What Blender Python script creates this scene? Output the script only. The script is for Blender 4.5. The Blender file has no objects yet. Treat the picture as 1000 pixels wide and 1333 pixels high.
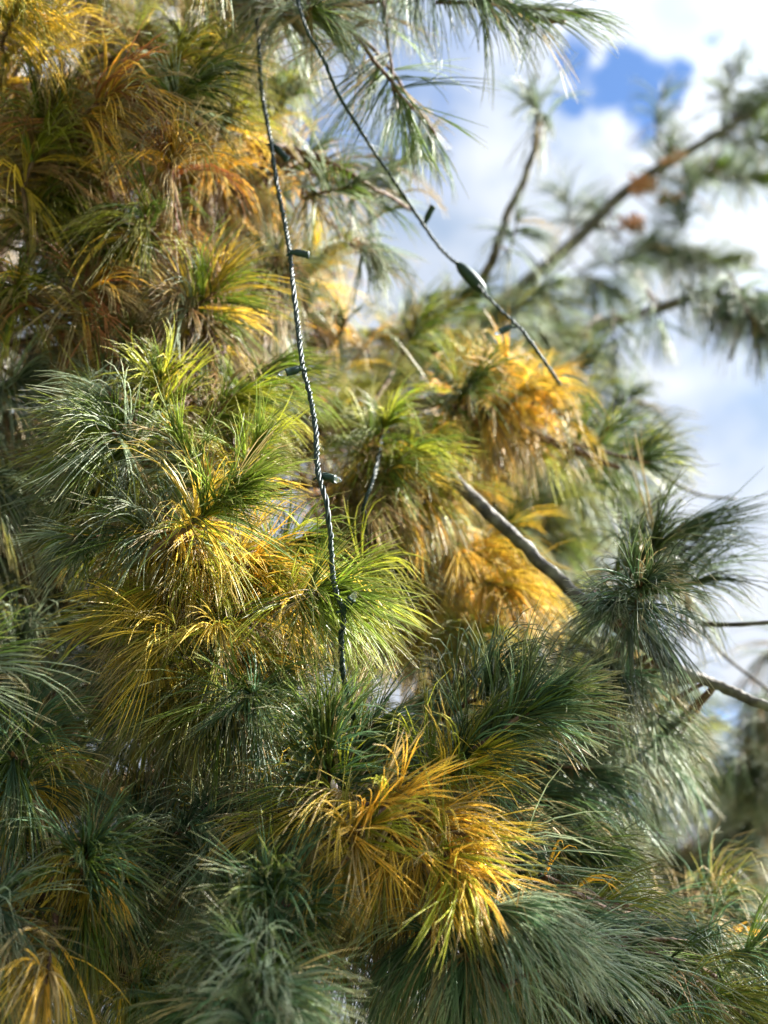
import bpy, math, random
import numpy as np
from mathutils import Vector

rng = np.random.default_rng(11)
random.seed(5)
R = math.radians
S = bpy.context.scene
C = S.collection

# ------------------------------------------------------------------ camera frame
CAM = np.array([0.0, 0.0, 1.6])
PITCH = R(20)
TV = math.tan(R(20))
RIGHT = np.array([1.0, 0, 0])
FWD = np.array([0, math.cos(PITCH), math.sin(PITCH)])
UP = np.array([0, -math.sin(PITCH), math.cos(PITCH)])

def P(px, py, d):
    """real-world point whose distance in front of the camera is d metres"""
    x = (px - 500) / 1333 * 2 * TV * d
    y = (666.5 - py) / 1333 * 2 * TV * d
    return CAM + RIGHT * x + UP * y + FWD * d

def D(r, u, t):
    v = RIGHT * r + UP * u - FWD * t
    return v / np.linalg.norm(v)

def nrm(v):
    return v / np.maximum(np.linalg.norm(v, axis=-1, keepdims=True), 1e-9)

# ------------------------------------------------------------------ materials
def newmat(name):
    m = bpy.data.materials.new(name); m.use_nodes = True
    nt = m.node_tree
    for n in list(nt.nodes): nt.nodes.remove(n)
    return m, nt, nt.nodes.new('ShaderNodeOutputMaterial')

def needle_material():
    m, nt, out = newmat('pine_needle')
    a = nt.nodes.new('ShaderNodeAttribute'); a.attribute_name = 'tint'
    p = nt.nodes.new('ShaderNodeBsdfPrincipled')
    p.inputs['Roughness'].default_value = 0.38
    p.inputs['Specular IOR Level'].default_value = 0.42
    nt.links.new(a.outputs['Color'], p.inputs['Base Color'])
    g = nt.nodes.new('ShaderNodeGamma'); g.inputs['Gamma'].default_value = 0.62
    nt.links.new(a.outputs['Color'], g.inputs['Color'])
    t = nt.nodes.new('ShaderNodeBsdfTranslucent')
    nt.links.new(g.outputs['Color'], t.inputs['Color'])
    mx = nt.nodes.new('ShaderNodeMixShader'); mx.inputs[0].default_value = 0.5
    nt.links.new(p.outputs[0], mx.inputs[1]); nt.links.new(t.outputs[0], mx.inputs[2])
    nt.links.new(mx.outputs[0], out.inputs['Surface'])
    return m

def bark_material(name, c1, c2, c3, scale, bump):
    m, nt, out = newmat(name)
    p = nt.nodes.new('ShaderNodeBsdfPrincipled'); p.inputs['Roughness'].default_value = 0.75
    tc = nt.nodes.new('ShaderNodeTexCoord')
    n = nt.nodes.new('ShaderNodeTexNoise'); n.inputs['Scale'].default_value = scale
    n.inputs['Detail'].default_value = 6
    nt.links.new(tc.outputs['Object'], n.inputs['Vector'])
    cr = nt.nodes.new('ShaderNodeValToRGB')
    cr.color_ramp.elements[0].position = 0.32; cr.color_ramp.elements[0].color = (*c1, 1)
    cr.color_ramp.elements[1].position = 0.72; cr.color_ramp.elements[1].color = (*c3, 1)
    e = cr.color_ramp.elements.new(0.5); e.color = (*c2, 1)
    nt.links.new(n.outputs['Fac'], cr.inputs['Fac']); nt.links.new(cr.outputs[0], p.inputs['Base Color'])
    v = nt.nodes.new('ShaderNodeTexVoronoi'); v.inputs['Scale'].default_value = scale * 2.2
    nt.links.new(tc.outputs['Object'], v.inputs['Vector'])
    b = nt.nodes.new('ShaderNodeBump'); b.inputs['Strength'].default_value = bump
    b.inputs['Distance'].default_value = 0.002
    nt.links.new(v.outputs['Distance'], b.inputs['Height']); nt.links.new(b.outputs[0], p.inputs['Normal'])
    nt.links.new(p.outputs[0], out.inputs['Surface'])
    return m

def plain(name, col, rough, trans=0.0, spec=0.5, bumps=0):
    m, nt, out = newmat(name)
    p = nt.nodes.new('ShaderNodeBsdfPrincipled')
    p.inputs['Roughness'].default_value = rough
    p.inputs['Specular IOR Level'].default_value = spec
    p.inputs['Transmission Weight'].default_value = trans
    tc = nt.nodes.new('ShaderNodeTexCoord')
    n = nt.nodes.new('ShaderNodeTexNoise'); n.inputs['Scale'].default_value = 260; n.inputs['Detail'].default_value = 4
    nt.links.new(tc.outputs['Object'], n.inputs['Vector'])
    cr = nt.nodes.new('ShaderNodeValToRGB')
    cr.color_ramp.elements[0].position = 0.3; cr.color_ramp.elements[0].color = (*[c * 0.7 for c in col], 1)
    cr.color_ramp.elements[1].position = 0.7; cr.color_ramp.elements[1].color = (*[min(1, c * 1.3) for c in col], 1)
    nt.links.new(n.outputs['Fac'], cr.inputs['Fac']); nt.links.new(cr.outputs[0], p.inputs['Base Color'])
    nt.links.new(p.outputs[0], out.inputs['Surface'])
    return m

M_NEEDLE = needle_material()
M_TWIG = bark_material('young_twig_bark', (.045, .022, .012), (.11, .055, .028), (.2, .13, .08), 90, 0.9)
M_LIMB = bark_material('grey_branch_bark', (.02, .017, .013), (.065, .055, .04), (.17, .16, .125), 55, 0.8)
M_TRUNK = bark_material('furrowed_trunk_bark', (.03, .025, .02), (.09, .075, .06), (.2, .17, .14), 14, 1.0)
M_RESIN = plain('dried_white_resin', (.55, .45, .42), 0.5)
M_WIRE = plain('green_plastic_wire', (.004, .018, .012), 0.45, spec=0.4)
M_SOCKET = plain('green_plastic_socket', (.003, .02, .012), 0.5, spec=0.35)
M_BULB = plain('clear_glass_bulb', (.9, .92, .95), 0.04, trans=0.85)
M_BUD = plain('brown_bud', (.13, .065, .03), 0.6)
M_CONE = plain('orange_brown_catkin', (.42, .18, .07), 0.7)

# ------------------------------------------------------------------ mesh helpers
def link_mesh(name, me, parent=None):
    o = bpy.data.objects.new(name, me); C.objects.link(o)
    if parent: o.parent = parent
    return o

def mesh_np(name, verts, quads, mat, parent=None, cols=None, mats=None, midx=None):
    me = bpy.data.meshes.new(name)
    nv, nq = len(verts), len(quads)
    me.vertices.add(nv); me.vertices.foreach_set('co', verts.astype(np.float32).ravel())
    me.loops.add(nq * 4); me.loops.foreach_set('vertex_index', quads.astype(np.int32).ravel())
    me.polygons.add(nq); me.polygons.foreach_set('loop_start', np.arange(0, nq * 4, 4, dtype=np.int32))
    me.polygons.foreach_set('loop_total', np.full(nq, 4, dtype=np.int32))
    me.polygons.foreach_set('use_smooth', np.ones(nq, dtype=bool))
    for mm in (mats or [mat]): me.materials.append(mm)
    if midx is not None: me.polygons.foreach_set('material_index', midx.astype(np.int32))
    if cols is not None:
        at = me.color_attributes.new('tint', 'FLOAT_COLOR', 'POINT')
        at.data.foreach_set('color', np.concatenate([cols, np.ones((nv, 1))], 1).astype(np.float32).ravel())
    me.update(calc_edges=True)
    return link_mesh(name, me, parent)

class Wood:
    """collects tapered tubes of one branch"""
    def __init__(s): s.v = []; s.q = []; s.m = []; s.n = 0
    def tube(s, pts, radii, sides=8, mi=0, rough=0.0):
        pts = np.asarray(pts, float); n = len(pts)
        radii = np.broadcast_to(np.asarray(radii, float), (n,)).copy()
        tan = nrm(np.gradient(pts, axis=0))
        ref = np.array([0.3, 0.2, 0.93]); a = nrm(np.cross(tan, ref)); b = np.cross(tan, a)
        ph = np.linspace(0, 2 * math.pi, sides, endpoint=False)
        rr = radii[:, None] * (1 + rough * rng.standard_normal((n, sides)))
        ring = pts[:, None, :] + rr[..., None] * (np.cos(ph)[None, :, None] * a[:, None, :] + np.sin(ph)[None, :, None] * b[:, None, :])
        base = s.n
        s.v.append(ring.reshape(-1, 3)); s.n += n * sides
        i = np.arange(n - 1)[:, None] * sides; j = np.arange(sides)[None, :]; j2 = (j + 1) % sides
        q = np.stack([i + j, i + j2, i + sides + j2, i + sides + j], -1).reshape(-1, 4) + base
        s.q.append(q); s.m.append(np.full(len(q), mi))
        # end caps (collapsed rings)
        for k in (0, n - 1):
            c0 = s.n; s.v.append(np.repeat(pts[k][None], sides, 0)); s.n += sides
            jj = np.arange(sides); r0 = base + k * sides
            cq = np.stack([r0 + jj, r0 + (jj + 1) % sides, c0 + (jj + 1) % sides, c0 + jj], -1)
            s.q.append(cq); s.m.append(np.full(sides, mi))
    def build(s, name, mats, parent):
        return mesh_np(name, np.concatenate(s.v), np.concatenate(s.q), None, parent, mats=mats, midx=np.concatenate(s.m))

def spline(pts, n):
    """Catmull-Rom through the points"""
    pts = np.asarray(pts, float)
    if len(pts) == 2: return pts[0] + (pts[1] - pts[0]) * np.linspace(0, 1, n)[:, None]
    p = np.concatenate([[2 * pts[0] - pts[1]], pts, [2 * pts[-1] - pts[-2]]])
    out = []; m = len(pts) - 1
    for u in np.linspace(0, m - 1e-6, n):
        i = int(u); t = u - i; a, b, c, d = p[i], p[i + 1], p[i + 2], p[i + 3]
        out.append(0.5 * ((2 * b) + (-a + c) * t + (2 * a - 5 * b + 4 * c - d) * t * t + (-a + 3 * b - 3 * c + d) * t ** 3))
    return np.array(out)

# ------------------------------------------------------------------ needle colours (linear base colours)
COL = dict(
    g=(.13, .19, .032), lg=(.24, .32, .04), b=(.11, .195, .10), db=(.07, .105, .05), s=(.33, .39, .26), dg=(.09, .135, .045),
    y=(.72, .53, .075), o=(.76, .48, .07), ol=(.27, .26, .05), br=(.30, .18, .08), rb=(.38, .15, .06), tn=(.52, .40, .20), yg=(.42, .43, .05))
COL = {k: np.array(v) for k, v in COL.items()}

def tuft(name, parent, tip, dirv, length, nf, L, new, old, fold=0.35, droop=0.7, seg=5, w=0.00046, spread=1.0, per=5, side=None, start=0.0):
    """one shoot: bundles of five needles fanning from the last part of a twig"""
    nf = int(nf * .76); w = w * 1.2; droop = droop * 1.05 + .12
    tip = np.asarray(tip, float); dirv = nrm(np.asarray(dirv, float))
    base = tip - dirv * length
    t = rng.random(nf) ** 0.8
    t = start + (1 - start) * t
    t[: int(nf * 0.14)] = 1.0
    root = base + (tip - base) * t[:, None]
    T = dirv
    N = nrm(np.cross(T, np.array([.21, .37, .9]))); B = np.cross(T, N)
    th = np.radians(72 * spread * (1 - t ** 1.3) + 26 * spread * t ** 1.3 + rng.normal(0, 17, nf))
    th[: int(nf * 0.14)] = np.radians(np.abs(rng.normal(0, 26, int(nf * 0.14))))
    # a few shared azimuths make the bundles gather in locks
    locks = rng.random(5 + nf // 9) * 2 * math.pi
    ph = np.where(rng.random(nf) < 0.74, locks[rng.integers(0, len(locks), nf)] + rng.normal(0, .17, nf), rng.random(nf) * 2 * math.pi)
    # a thin side, as where needles have dropped
    for g_ in rng.random(2) * 2 * math.pi:
        gap = (np.abs((ph - g_ + math.pi) % (2 * math.pi) - math.pi) < .55) & (rng.random(nf) < .8)
        ph = np.where(gap, ph + rng.uniform(1.1, 4.5), ph)
    d0 = np.cos(th)[:, None] * T + np.sin(th)[:, None] * (np.cos(ph)[:, None] * N + np.sin(ph)[:, None] * B)
    if side is not None:
        d0 = nrm(d0 + np.asarray(side) * 0.6)
    d0 = nrm(d0 + rng.normal(0, .17, 3))
    stray = rng.random(nf) < .06
    d0 = np.where(stray[:, None], nrm(rng.normal(0, 1, (nf, 3)) + [0, 0, -.4]), d0)
    isold = t < start + (1 - start) * fold * (0.2 + 1.6 * rng.random(nf))
    dr = droop * np.where(isold, 1.7, 1.0) * (0.65 + 0.7 * rng.random(nf))
    Lf = L * (0.68 + 0.46 * rng.random(nf)) * np.where(t > .97, .8, 1)
    new = new if isinstance(new, (list, tuple)) else [new]; old = old if isinstance(old, (list, tuple)) else [old]
    cn = np.array([COL[k] for k in new]); co = np.array([COL[k] for k in old])
    cf = np.where(isold[:, None], co[rng.integers(0, len(co), nf)], cn[rng.integers(0, len(cn), nf)])
    cf = cf * (0.48 + 1.0 * rng.random(nf) ** 1.3)[:, None]
    cf = np.where((stray & (rng.random(nf) < .6))[:, None], COL['tn'] * .9, cf)
    # per needle
    n = nf * per
    rep = lambda a: np.repeat(a, per, axis=0)
    d = nrm(rep(d0) + rng.normal(0, .075, (n, 3)))
    root = rep(root) + rng.normal(0, .0006, (n, 3))
    dr = rep(dr) * (0.85 + .3 * rng.random(n)); Ln = rep(Lf) * (0.93 + .12 * rng.random(n))
    curl = rng.normal(0, .2, (n, 3)) + rep(rng.normal(0, .3, (nf, 3)))
    cc = rep(cf) * (0.68 + .62 * rng.random(n))[:, None]
    tipc = COL['tn'] * .8
    rings = []; cols = []
    p = root.copy()
    A0 = nrm(np.cross(d, rng.normal(0, 1, (n, 3))))
    kinkat = np.where(rng.random(n) < .05, rng.integers(1, seg, n), 99); kink = rng.normal(0, .55, (n, 3))
    for k in range(seg + 1):
        s = k / seg
        dd = d + np.array([0, 0, -1.0]) * (dr * s ** 1.15)[:, None] + curl * s + kink * (k >= kinkat)[:, None]
        dd = nrm(dd)
        a = nrm(A0 - dd * np.sum(A0 * dd, -1, keepdims=True)); b = np.cross(dd, a)
        r = w * (0.8 + .25 * min(1, s * 6)) * (1 - 0.72 * s ** 3)
        ring = np.stack([p + r * (math.cos(q) * a + math.sin(q) * b) for q in (0, 2.094, 4.189)], 1)
        rings.append(ring)
        f = 0.55 * s ** 7
        cols.append(np.repeat((cc * (1 - f) + tipc * f)[:, None, :], 3, 1))
        p = p + dd * (Ln / seg)[:, None]
    V = np.stack(rings, 1)                       # n, seg+1, 3, 3
    Cc = np.stack(cols, 1)
    m = (seg + 1) * 3
    i = (np.arange(seg) * 3)[:, None]; j = np.arange(3)[None, :]; j2 = (j + 1) % 3
    q = np.stack([i + j, i + j2, i + 3 + j2, i + 3 + j], -1).reshape(-1, 4)
    Q = (np.arange(n) * m)[:, None, None] + q[None]
    o = mesh_np(name, V.reshape(-1, 3), Q.reshape(-1, 4), M_NEEDLE, parent, cols=Cc.reshape(-1, 3))
    return o

def empty(name, loc, label, cat, group=None):
    e = bpy.data.objects.new(name, None); C.objects.link(e); e.location = loc
    e['label'] = label; e['category'] = cat
    if group: e['group'] = group
    e.empty_display_size = .2
    return e

def keep(o, root):
    o.parent = root
    from mathutils import Matrix
    o.matrix_parent_inverse = Matrix.Translation(-Vector(root.location))

class Tree:
    def __init__(s, loc, label, top, r0):
        s.root = empty('pine_tree', loc, label, 'pine tree')
        s.loc = np.array(loc, float); s.top = top; s.r0 = r0
        w = Wood(); zs = np.linspace(0, top, 26)
        pts = np.stack([s.loc[0] + .03 * np.sin(zs * .9), s.loc[1] + .03 * np.cos(zs * .7), zs], 1)
        w.tube(pts, r0 * (1 - zs / top * .93) + .06 * np.exp(-zs * 3), 16, rough=.04)
        t = w.build('trunk', [M_TRUNK], None); keep(t, s.root)
        s.trunkpts = pts; s.b = []
    def bough(s, pts, r0, r1, mat=0, from_trunk=True):
        pts = [np.asarray(p, float) for p in pts]
        if from_trunk:
            z = min(max(pts[0][2] - .12 - .1 * np.linalg.norm(pts[0][:2] - s.loc[:2]), .4), s.top * .95)
            a = np.array([s.loc[0], s.loc[1], z])
            mid = (a + pts[0]) / 2 + np.array([0, 0, .05])
            pts = [a, mid] + pts
        path = spline(pts, 12 * len(pts)); n = len(path)
        path[3:] += np.cumsum(rng.normal(0, .0011, (n - 3, 3)), 0) * 0.8
        bo = dict(path=path, w=Wood(), shoots=[])
        bo['w'].tube(path, np.linspace(r0, r1, n), 10, mi=mat, rough=.035)
        s.b.append(bo); return bo
    def shoot(s, tip, dirv, length, bo=None, stem=.0019, bud=True, **k):
        tip = np.asarray(tip, float); dirv = nrm(np.asarray(dirv, float)); base = tip - dirv * length
        if bo is None:
            best = None
            for b_ in s.b:
                dd = np.linalg.norm(b_['path'] - base, axis=1)
                # prefer joints nearer the trunk than the shoot itself
                pen = np.maximum(0, np.linalg.norm(b_['path'][:, :2] - s.loc[:2], axis=1) - np.linalg.norm(base[:2] - s.loc[:2])) * 1.5
                i = int(np.argmin(dd + pen)); v = dd[i] + pen[i] + .02 * max(0, len(b_['shoots']) - 60)
                if best is None or v < best[0]: best = (v, b_, i)
            bo = best[1]; j = best[2]
        else:
            j = int(np.argmin(np.linalg.norm(bo['path'] - base, axis=1)))
        a = bo['path'][j]; dist = np.linalg.norm(base - a)
        i0 = max(j - 1, 0); ta = nrm(bo['path'][min(j + 1, len(bo['path']) - 1)] - bo['path'][i0])
        al = max(0.0, float(ta @ nrm(base - a))); be = max(0.0, float(dirv @ nrm(base - a)))
        pts = [a, a + ta * dist * .3 * al + (base - a) * .2, base - dirv * dist * .3 * be - (base - a) * .1, base]
        u = np.linspace(0, 1, 10)[:, None]
        bz = (1 - u) ** 3 * pts[0] + 3 * (1 - u) ** 2 * u * pts[1] + 3 * (1 - u) * u * u * pts[2] + u ** 3 * pts[3]
        full = np.concatenate([bz, base + (tip - base) * np.linspace(.15, 1, 8)[:, None]])
        full[1:-1] += rng.normal(0, .0007, (len(full) - 2, 3))
        rr = np.concatenate([np.linspace(stem * (1.2 + min(dist, .5) * 1), stem * 1.15, 10), np.linspace(stem * 1.1, stem * .8, 8)])
        bo['w'].tube(full, rr, 7, mi=1, rough=.09)
        if bud:
            for q in range(3):
                v = nrm(dirv + rng.normal(0, .35, 3)) if q else dirv
                l = .011 if q == 0 else .007
                uu = np.linspace(0, 1, 6)
                bo['w'].tube(tip + v * l * uu[:, None], np.array([.8, 1.5, 1.6, 1.2, .7, .1]) * .0011, 6, mi=2)
        bo['shoots'].append((tip, dirv, length, k))
    def finish(s):
        for b_ in s.b:
            o = b_['w'].build('branch', [M_LIMB, M_TWIG, M_BUD], None); keep(o, s.root)
            for (tip, dirv, length, k) in b_['shoots']:
                lab = k.pop('label', None)
                f = tuft('needle_tuft', None, tip, dirv, length, **k)
                f.parent = o
                if lab: f['label'] = lab
            for (fn) in b_.get('extra', []): fn(o)

# ================================================================== THE MAIN PINE
T = Tree((-.78, 2.35, 0), 'large pine filling the foreground, its long green needles mixed with hanging yellow and orange ones', 6.2, .13)

# boughs running from the trunk through the crown
BO = {}
BO['centre'] = T.bough([P(60, 760, 1.75), P(180, 760, 1.5), P(260, 740, 1.36)], .016, .004, 1)
BO['upc'] = T.bough([P(60, 600, 1.8), P(180, 560, 1.5), P(230, 530, 1.38)], .014, .004, 1)
BO['mid'] = T.bough([P(200, 700, 1.9), P(360, 640, 1.65), P(480, 640, 1.55)], .016, .004, 1)
BO['low'] = T.bough([P(100, 1050, 1.6), P(260, 1060, 1.35), P(340, 1000, 1.22)], .016, .004, 1)
BO['lowl'] = T.bough([P(-60, 1150, 1.5), P(40, 1180, 1.25), P(90, 1170, 1.1)], .014, .004, 1)
BO['lowr'] = T.bough([P(250, 1250, 1.6), P(430, 1240, 1.3), P(560, 1220, 1.14), P(700, 1240, 1.2)], .017, .005, 1)
BO['orange'] = T.bough([P(300, 1130, 1.6), P(420, 1120, 1.3), P(545, 1050, 1.16)], .014, .004, 1)
BO['bot'] = T.bough([P(60, 1400, 1.4), P(240, 1420, 1.12), P(330, 1400, 1.0)], .016, .004, 1)
BO['edge'] = T.bough([P(-160, 1000, 1.6), P(-60, 980, 1.25), P(0, 1000, 1.12)], .012, .004, 1)
BO['gold'] = T.bough([P(300, 640, 2.0), P(470, 560, 1.8), P(590, 520, 1.66), P(670, 535, 1.62), P(760, 575, 1.6), P(835, 600, 1.6)], .014, .0028, 1)
BO['goldlow'] = T.bough([P(300, 860, 2.1), P(480, 800, 1.85), P(600, 760, 1.72)], .014, .004, 1)
BO['limb'] = T.bough([P(380, 540, 2.0), P(520, 560, 1.8), P(600, 630, 1.44), P(680, 716, 1.38), P(760, 785, 1.36), P(850, 850, 1.36), P(920, 893, 1.37), P(1000, 917, 1.34), P(1120, 925, 1.3), np.array([.78, 1.2, 2.0]), np.array([.9, 1.15, 2.25]), np.array([.95, 1.1, 2.5]), np.array([.97, 1.05, 2.72])], .0085, .0028, 0)  # off-frame upturn at the end is added to cast shade
BO['topl'] = T.bough([P(-100, 120, 2.0), P(20, 60, 1.75), P(60, 20, 1.6)], .014, .004, 1)
BO['ul'] = T.bough([P(0, 420, 2.0), P(120, 380, 1.75), P(270, 385, 1.55)], .014, .004, 1)
BO['uo'] = T.bough([P(60, 300, 2.1), P(180, 240, 1.85), P(310, 205, 1.66), P(380, 212, 1.56), P(445, 240, 1.52)], .013, .003, 1)
BO['top'] = T.bough([P(-60, -250, 2.1), P(150, -180, 1.75), P(300, -70, 1.5), P(400, 5, 1.42)], .017, .004, 1)
BO['topr'] = T.bough([P(0, -420, 2.2), P(300, -260, 1.75), P(520, -90, 1.5), P(640, -10, 1.44), P(730, 12, 1.42)], .017, .003, 1)
BO['back1'] = T.bough([P(300, 480, 2.5), P(480, 430, 2.3), P(600, 470, 2.2), P(680, 560, 2.2), P(730, 680, 2.2)], .018, .004, 1)
BO['back2'] = T.bough([P(300, 1000, 2.3), P(520, 980, 2.1), P(720, 960, 2.0)], .018, .006, 1)
BO['right'] = T.bough([P(500, 1150, 1.9), P(680, 1120, 1.6), P(820, 1180, 1.4), P(900, 1250, 1.3)], .018, .004, 1)
BO['sky'] = T.bough([P(320, 600, 3.7), P(520, 490, 3.7), P(650, 400, 3.7), P(740, 325, 3.7), P(830, 242, 3.7), P(900, 200, 3.7), P(1010, 130, 3.7), P(1150, 20, 3.8)], .03, .007, 0)
BO['thin'] = T.bough([P(400, 560, 2.6), P(560, 500, 2.4), P(635, 365, 2.2), P(668, 290, 2.2), P(700, 220, 2.2), P(703, 165, 2.2), P(688, 130, 2.2)], .012, .0035, 0)
BO['rtwig'] = T.bough([P(500, 480, 3.0), P(700, 450, 2.7), P(840, 412, 2.6), P(920, 385, 2.5), P(960, 400, 2.5), P(1040, 380, 2.5)], .014, .006, 0)
BO['deepA'] = T.bough([P(60, 200, 2.3), P(160, 100, 2.2), P(260, 60, 2.1)], .016, .006, 1)
BO['deepB'] = T.bough([P(-80, 560, 2.1), P(-20, 640, 1.8), P(20, 680, 1.55)], .016, .006, 1)
BO['deepC'] = T.bough([P(-60, 900, 2.0), P(60, 880, 1.7), P(120, 880, 1.5)], .016, .006, 1)
BO['deepD'] = T.bough([P(560, 1350, 1.9), P(800, 1330, 1.6), P(980, 1330, 1.35)], .018, .006, 1)

G = T.shoot
def H(bo, x, y, d, r, u, t, ln, nf, L, new, old, **k):
    L = L * rng.uniform(.78, 1.02)
    if 1.44 < d < 1.76 and x < 300 and y < 430: d *= .9
    if bo == 'centre' and k.get('droop', 1) > 1.1:
        L *= .86; k['droop'] *= .7
    comp = d < 1.75 and nf >= 60 and 'start' not in k
    G(P(x, y, d), D(r, u, t), ln, BO.get(bo), nf=int(nf * (.62 if comp else .9)), L=L, new=new, old=old, **k)
    if comp:
        k2 = {a: b for a, b in k.items() if a not in ('label', 'stem', 'start')}
        k2['droop'] = k2.get('droop', .7) * rng.uniform(.7, 1.35)
        for q in range(2):
            v = np.array([r, u, t]) / np.linalg.norm([r, u, t]) + rng.normal(0, .5, 3)
            G(P(x + rng.normal(0, 34) / d, y + 14 + rng.normal(0, 30) / d, d + rng.uniform(.02, .11)), D(*v), ln * rng.uniform(.6, 1.1), BO.get(bo),
              nf=int(nf * .36), L=L * rng.uniform(.75, 1.1), new=list(new) + list(old)[:1], old=old, **k2)

# --- sunlit centre (in focus)
H('upc', 152, 566, 1.20, -.2, .35, .9, .07, 120, .105, ['g', 's', 'g', 'lg'], ['yg', 'ol', 's'], droop=.9)
H('upc', 150, 520, 1.24, -.5, .6, .5, .05, 60, .10, ['s', 's', 'g'], ['s', 'ol'], droop=1.1)
H('upc', 208, 500, 1.27, .0, .85, .35, .07, 80, .09, ['g', 'g', 'yg'], ['yg', 'y', 'ol'], droop=.7, start=.4, stem=.003)
H('upc', 300, 520, 1.30, .6, .45, .4, .07, 90, .10, ['lg', 'yg', 'g'], ['y', 'ol', 'y'], droop=.8)
H('upc', 350, 480, 1.38, .7, .4, .3, .07, 80, .095, ['g', 'lg'], ['yg', 'y'], droop=.7)
H('centre', 292, 655, 1.12, .72, .45, .4, .085, 110, .105, ['lg', 'g', 'lg'], ['y', 'yg'], droop=.55, start=.5, stem=.003)
H('centre', 185, 695, 1.18, -.75, .35, .5, .07, 80, .10, ['s', 's', 'g', 'b'], ['ol', 'tn', 'y'], droop=.8)
H('centre', 250, 700, 1.17, .1, -.2, .9, .07, 75, .105, ['y', 'yg', 'tn'], ['y', 'tn', 'o'], droop=1.7, spread=1.1)
H('centre', 262, 735, 1.16, .5, -.3, .7, .08, 90, .10, ['y', 'y', 'yg'], ['o', 'y', 'tn'], droop=1.6)
H('centre', 215, 770, 1.18, -.4, -.2, .7, .08, 85, .11, ['y', 'yg', 'tn'], ['tn', 'y'], droop=1.7)
H('centre', 284, 820, 1.11, .1, .0, .9, .07, 90, .105, ['y', 'yg', 'y'], ['tn', 'ol', 'y'], droop=1.5)
H('centre', 345, 790, 1.17, .6, -.1, .6, .07, 80, .095, ['yg', 'y', 'g'], ['o', 'y'], droop=1.2)
H('centre', 225, 840, 1.13, -.3, -.2, .8, .07, 70, .11, ['y', 'y', 'yg'], ['tn', 'ol'], droop=1.6)
H('centre', 425, 772, 1.11, .9, .25, .35, .075, 100, .10, ['lg', 'g', 'lg'], ['yg', 'y'], droop=.7, start=.45, stem=.003)
H('centre', 435, 800, 1.19, .7, .0, .3, .06, 80, .105, ['g', 'yg'], ['yg', 'ol'], droop=1.0)
H('centre', 120, 640, 1.25, -.4, .1, .8, .07, 70, .11, ['dg', 'g', 's'], ['ol', 'br', 'y'], droop=1.6)
H('centre', 180, 620, 1.24, .3, -.1, .9, .07, 80, .12, ['ol', 'yg', 's'], ['y', 'br', 'ol'], droop=1.9)
for (x, y, d) in [(40, 700, 1.62), (10, 760, 1.6), (75, 770, 1.66), (30, 640, 1.7), (-10, 680, 1.55), (60, 820, 1.55), (20, 880, 1.5), (90, 660, 1.72), (10, 560, 1.7), (70, 580, 1.7)]:
    H('deepB', x, y, d, rng.normal(.1, .4), rng.normal(.1, .3), .8, .07, 80, .13, ['dg', 'db', 's'], ['ol', 'br', 'db'], droop=1.2)
for (x, y, r_, u_, nw) in [(330, 590, .5, .5, ['g', 'lg', 'yg']), (395, 700, .6, .3, ['lg', 'g']), (240, 590, -.3, .6, ['s', 'g', 'lg']), (100, 700, -.6, .0, ['g', 's', 'dg']),
                           (330, 740, .5, -.1, ['y', 'o', 'yg']), (200, 800, -.2, .0, ['y', 'yg', 'y']), (160, 800, -.6, -.1, ['yg', 'y', 'ol']), (370, 850, .5, .2, ['g', 'yg'])]:
    H('centre', x, y, rng.uniform(1.17, 1.27), r_, u_, .5, .05, 58, .085, nw, ['yg', 'y', 'ol'], droop=.6)
# --- lower middle, shaded, in focus
H('low', 330, 908, 1.08, .15, .45, .85, .06, 120, .10, ['b', 'g', 'b'], ['b', 'ol'], droop=.75)
H('low', 280, 930, 1.14, -.3, -.1, .8, .07, 90, .12, ['g', 's', 'ol'], ['ol', 'y', 'br'], droop=1.7)
H('low', 240, 900, 1.18, -.5, -.1, .7, .07, 80, .12, ['s', 'g', 'ol'], ['ol', 'tn'], droop=1.8)
H('low', 424, 962, 1.06, -.08, .93, .3, .10, 130, .09, ['b', 'dg', 'g'], ['b', 'y', 'yg'], droop=.5, fold=.2, start=.2, stem=.003)
H('low', 480, 950, 1.14, .4, .7, .5, .07, 90, .10, ['g', 'b'], ['g', 'yg'], droop=.9)
H('orange', 690, 928, 1.08, .76, .56, .25, .13, 190, .10, ['b', 'dg', 'b', 'g'], ['g', 'yg'], droop=.5, fold=.15, stem=.003, start=.2)
H('orange', 600, 1000, 1.08, .62, .68, .25, .06, 60, .085, ['y', 'yg', 'y'], ['y'], droop=.4, spread=.9)
H('orange', 545, 1062, 1.05, .55, -.2, .7, .05, 75, .095, ['o', 'y', 'o'], ['o', 'y', 'tn'], droop=.45, side=D(.8, -.35, .2), label='bright orange dying needles on the lower shoot')
H('orange', 570, 1120, 1.06, .45, -.5, .5, .06, 66, .095, ['o', 'y', 'o'], ['tn', 'o'], droop=.6, side=D(.8, -.4, .2), label='bright orange dying needles on the lower shoot')
for (x, y, r_, u_, nf_) in [(480, 1075, .6, .4, 34), (520, 1045, .9, .2, 34), (600, 1085, .9, -.2, 38), (560, 1140, .4, -.7, 34), (610, 1150, .8, -.5, 34), (500, 1130, -.2, -.7, 30), (450, 1120, -.5, -.6, 26), (590, 1110, .7, .4, 26)]:
    H('orange', x, y, rng.uniform(1.0, 1.04), r_, u_, .5, .04, int(nf_ * .95), .078, ['o', 'y', 'o', 'yg'], ['y', 'tn', 'ol'], droop=.45)
H('orange', 500, 1110, 1.09, .0, -.5, .6, .06, 36, .10, ['tn', 'o', 'y'], ['tn', 'br'], droop=.9)
H('orange', 540, 1150, 1.1, .1, -.6, .5, .06, 36, .11, ['tn', 'o', 'tn'], ['tn', 'br'], droop=1.6)
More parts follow.
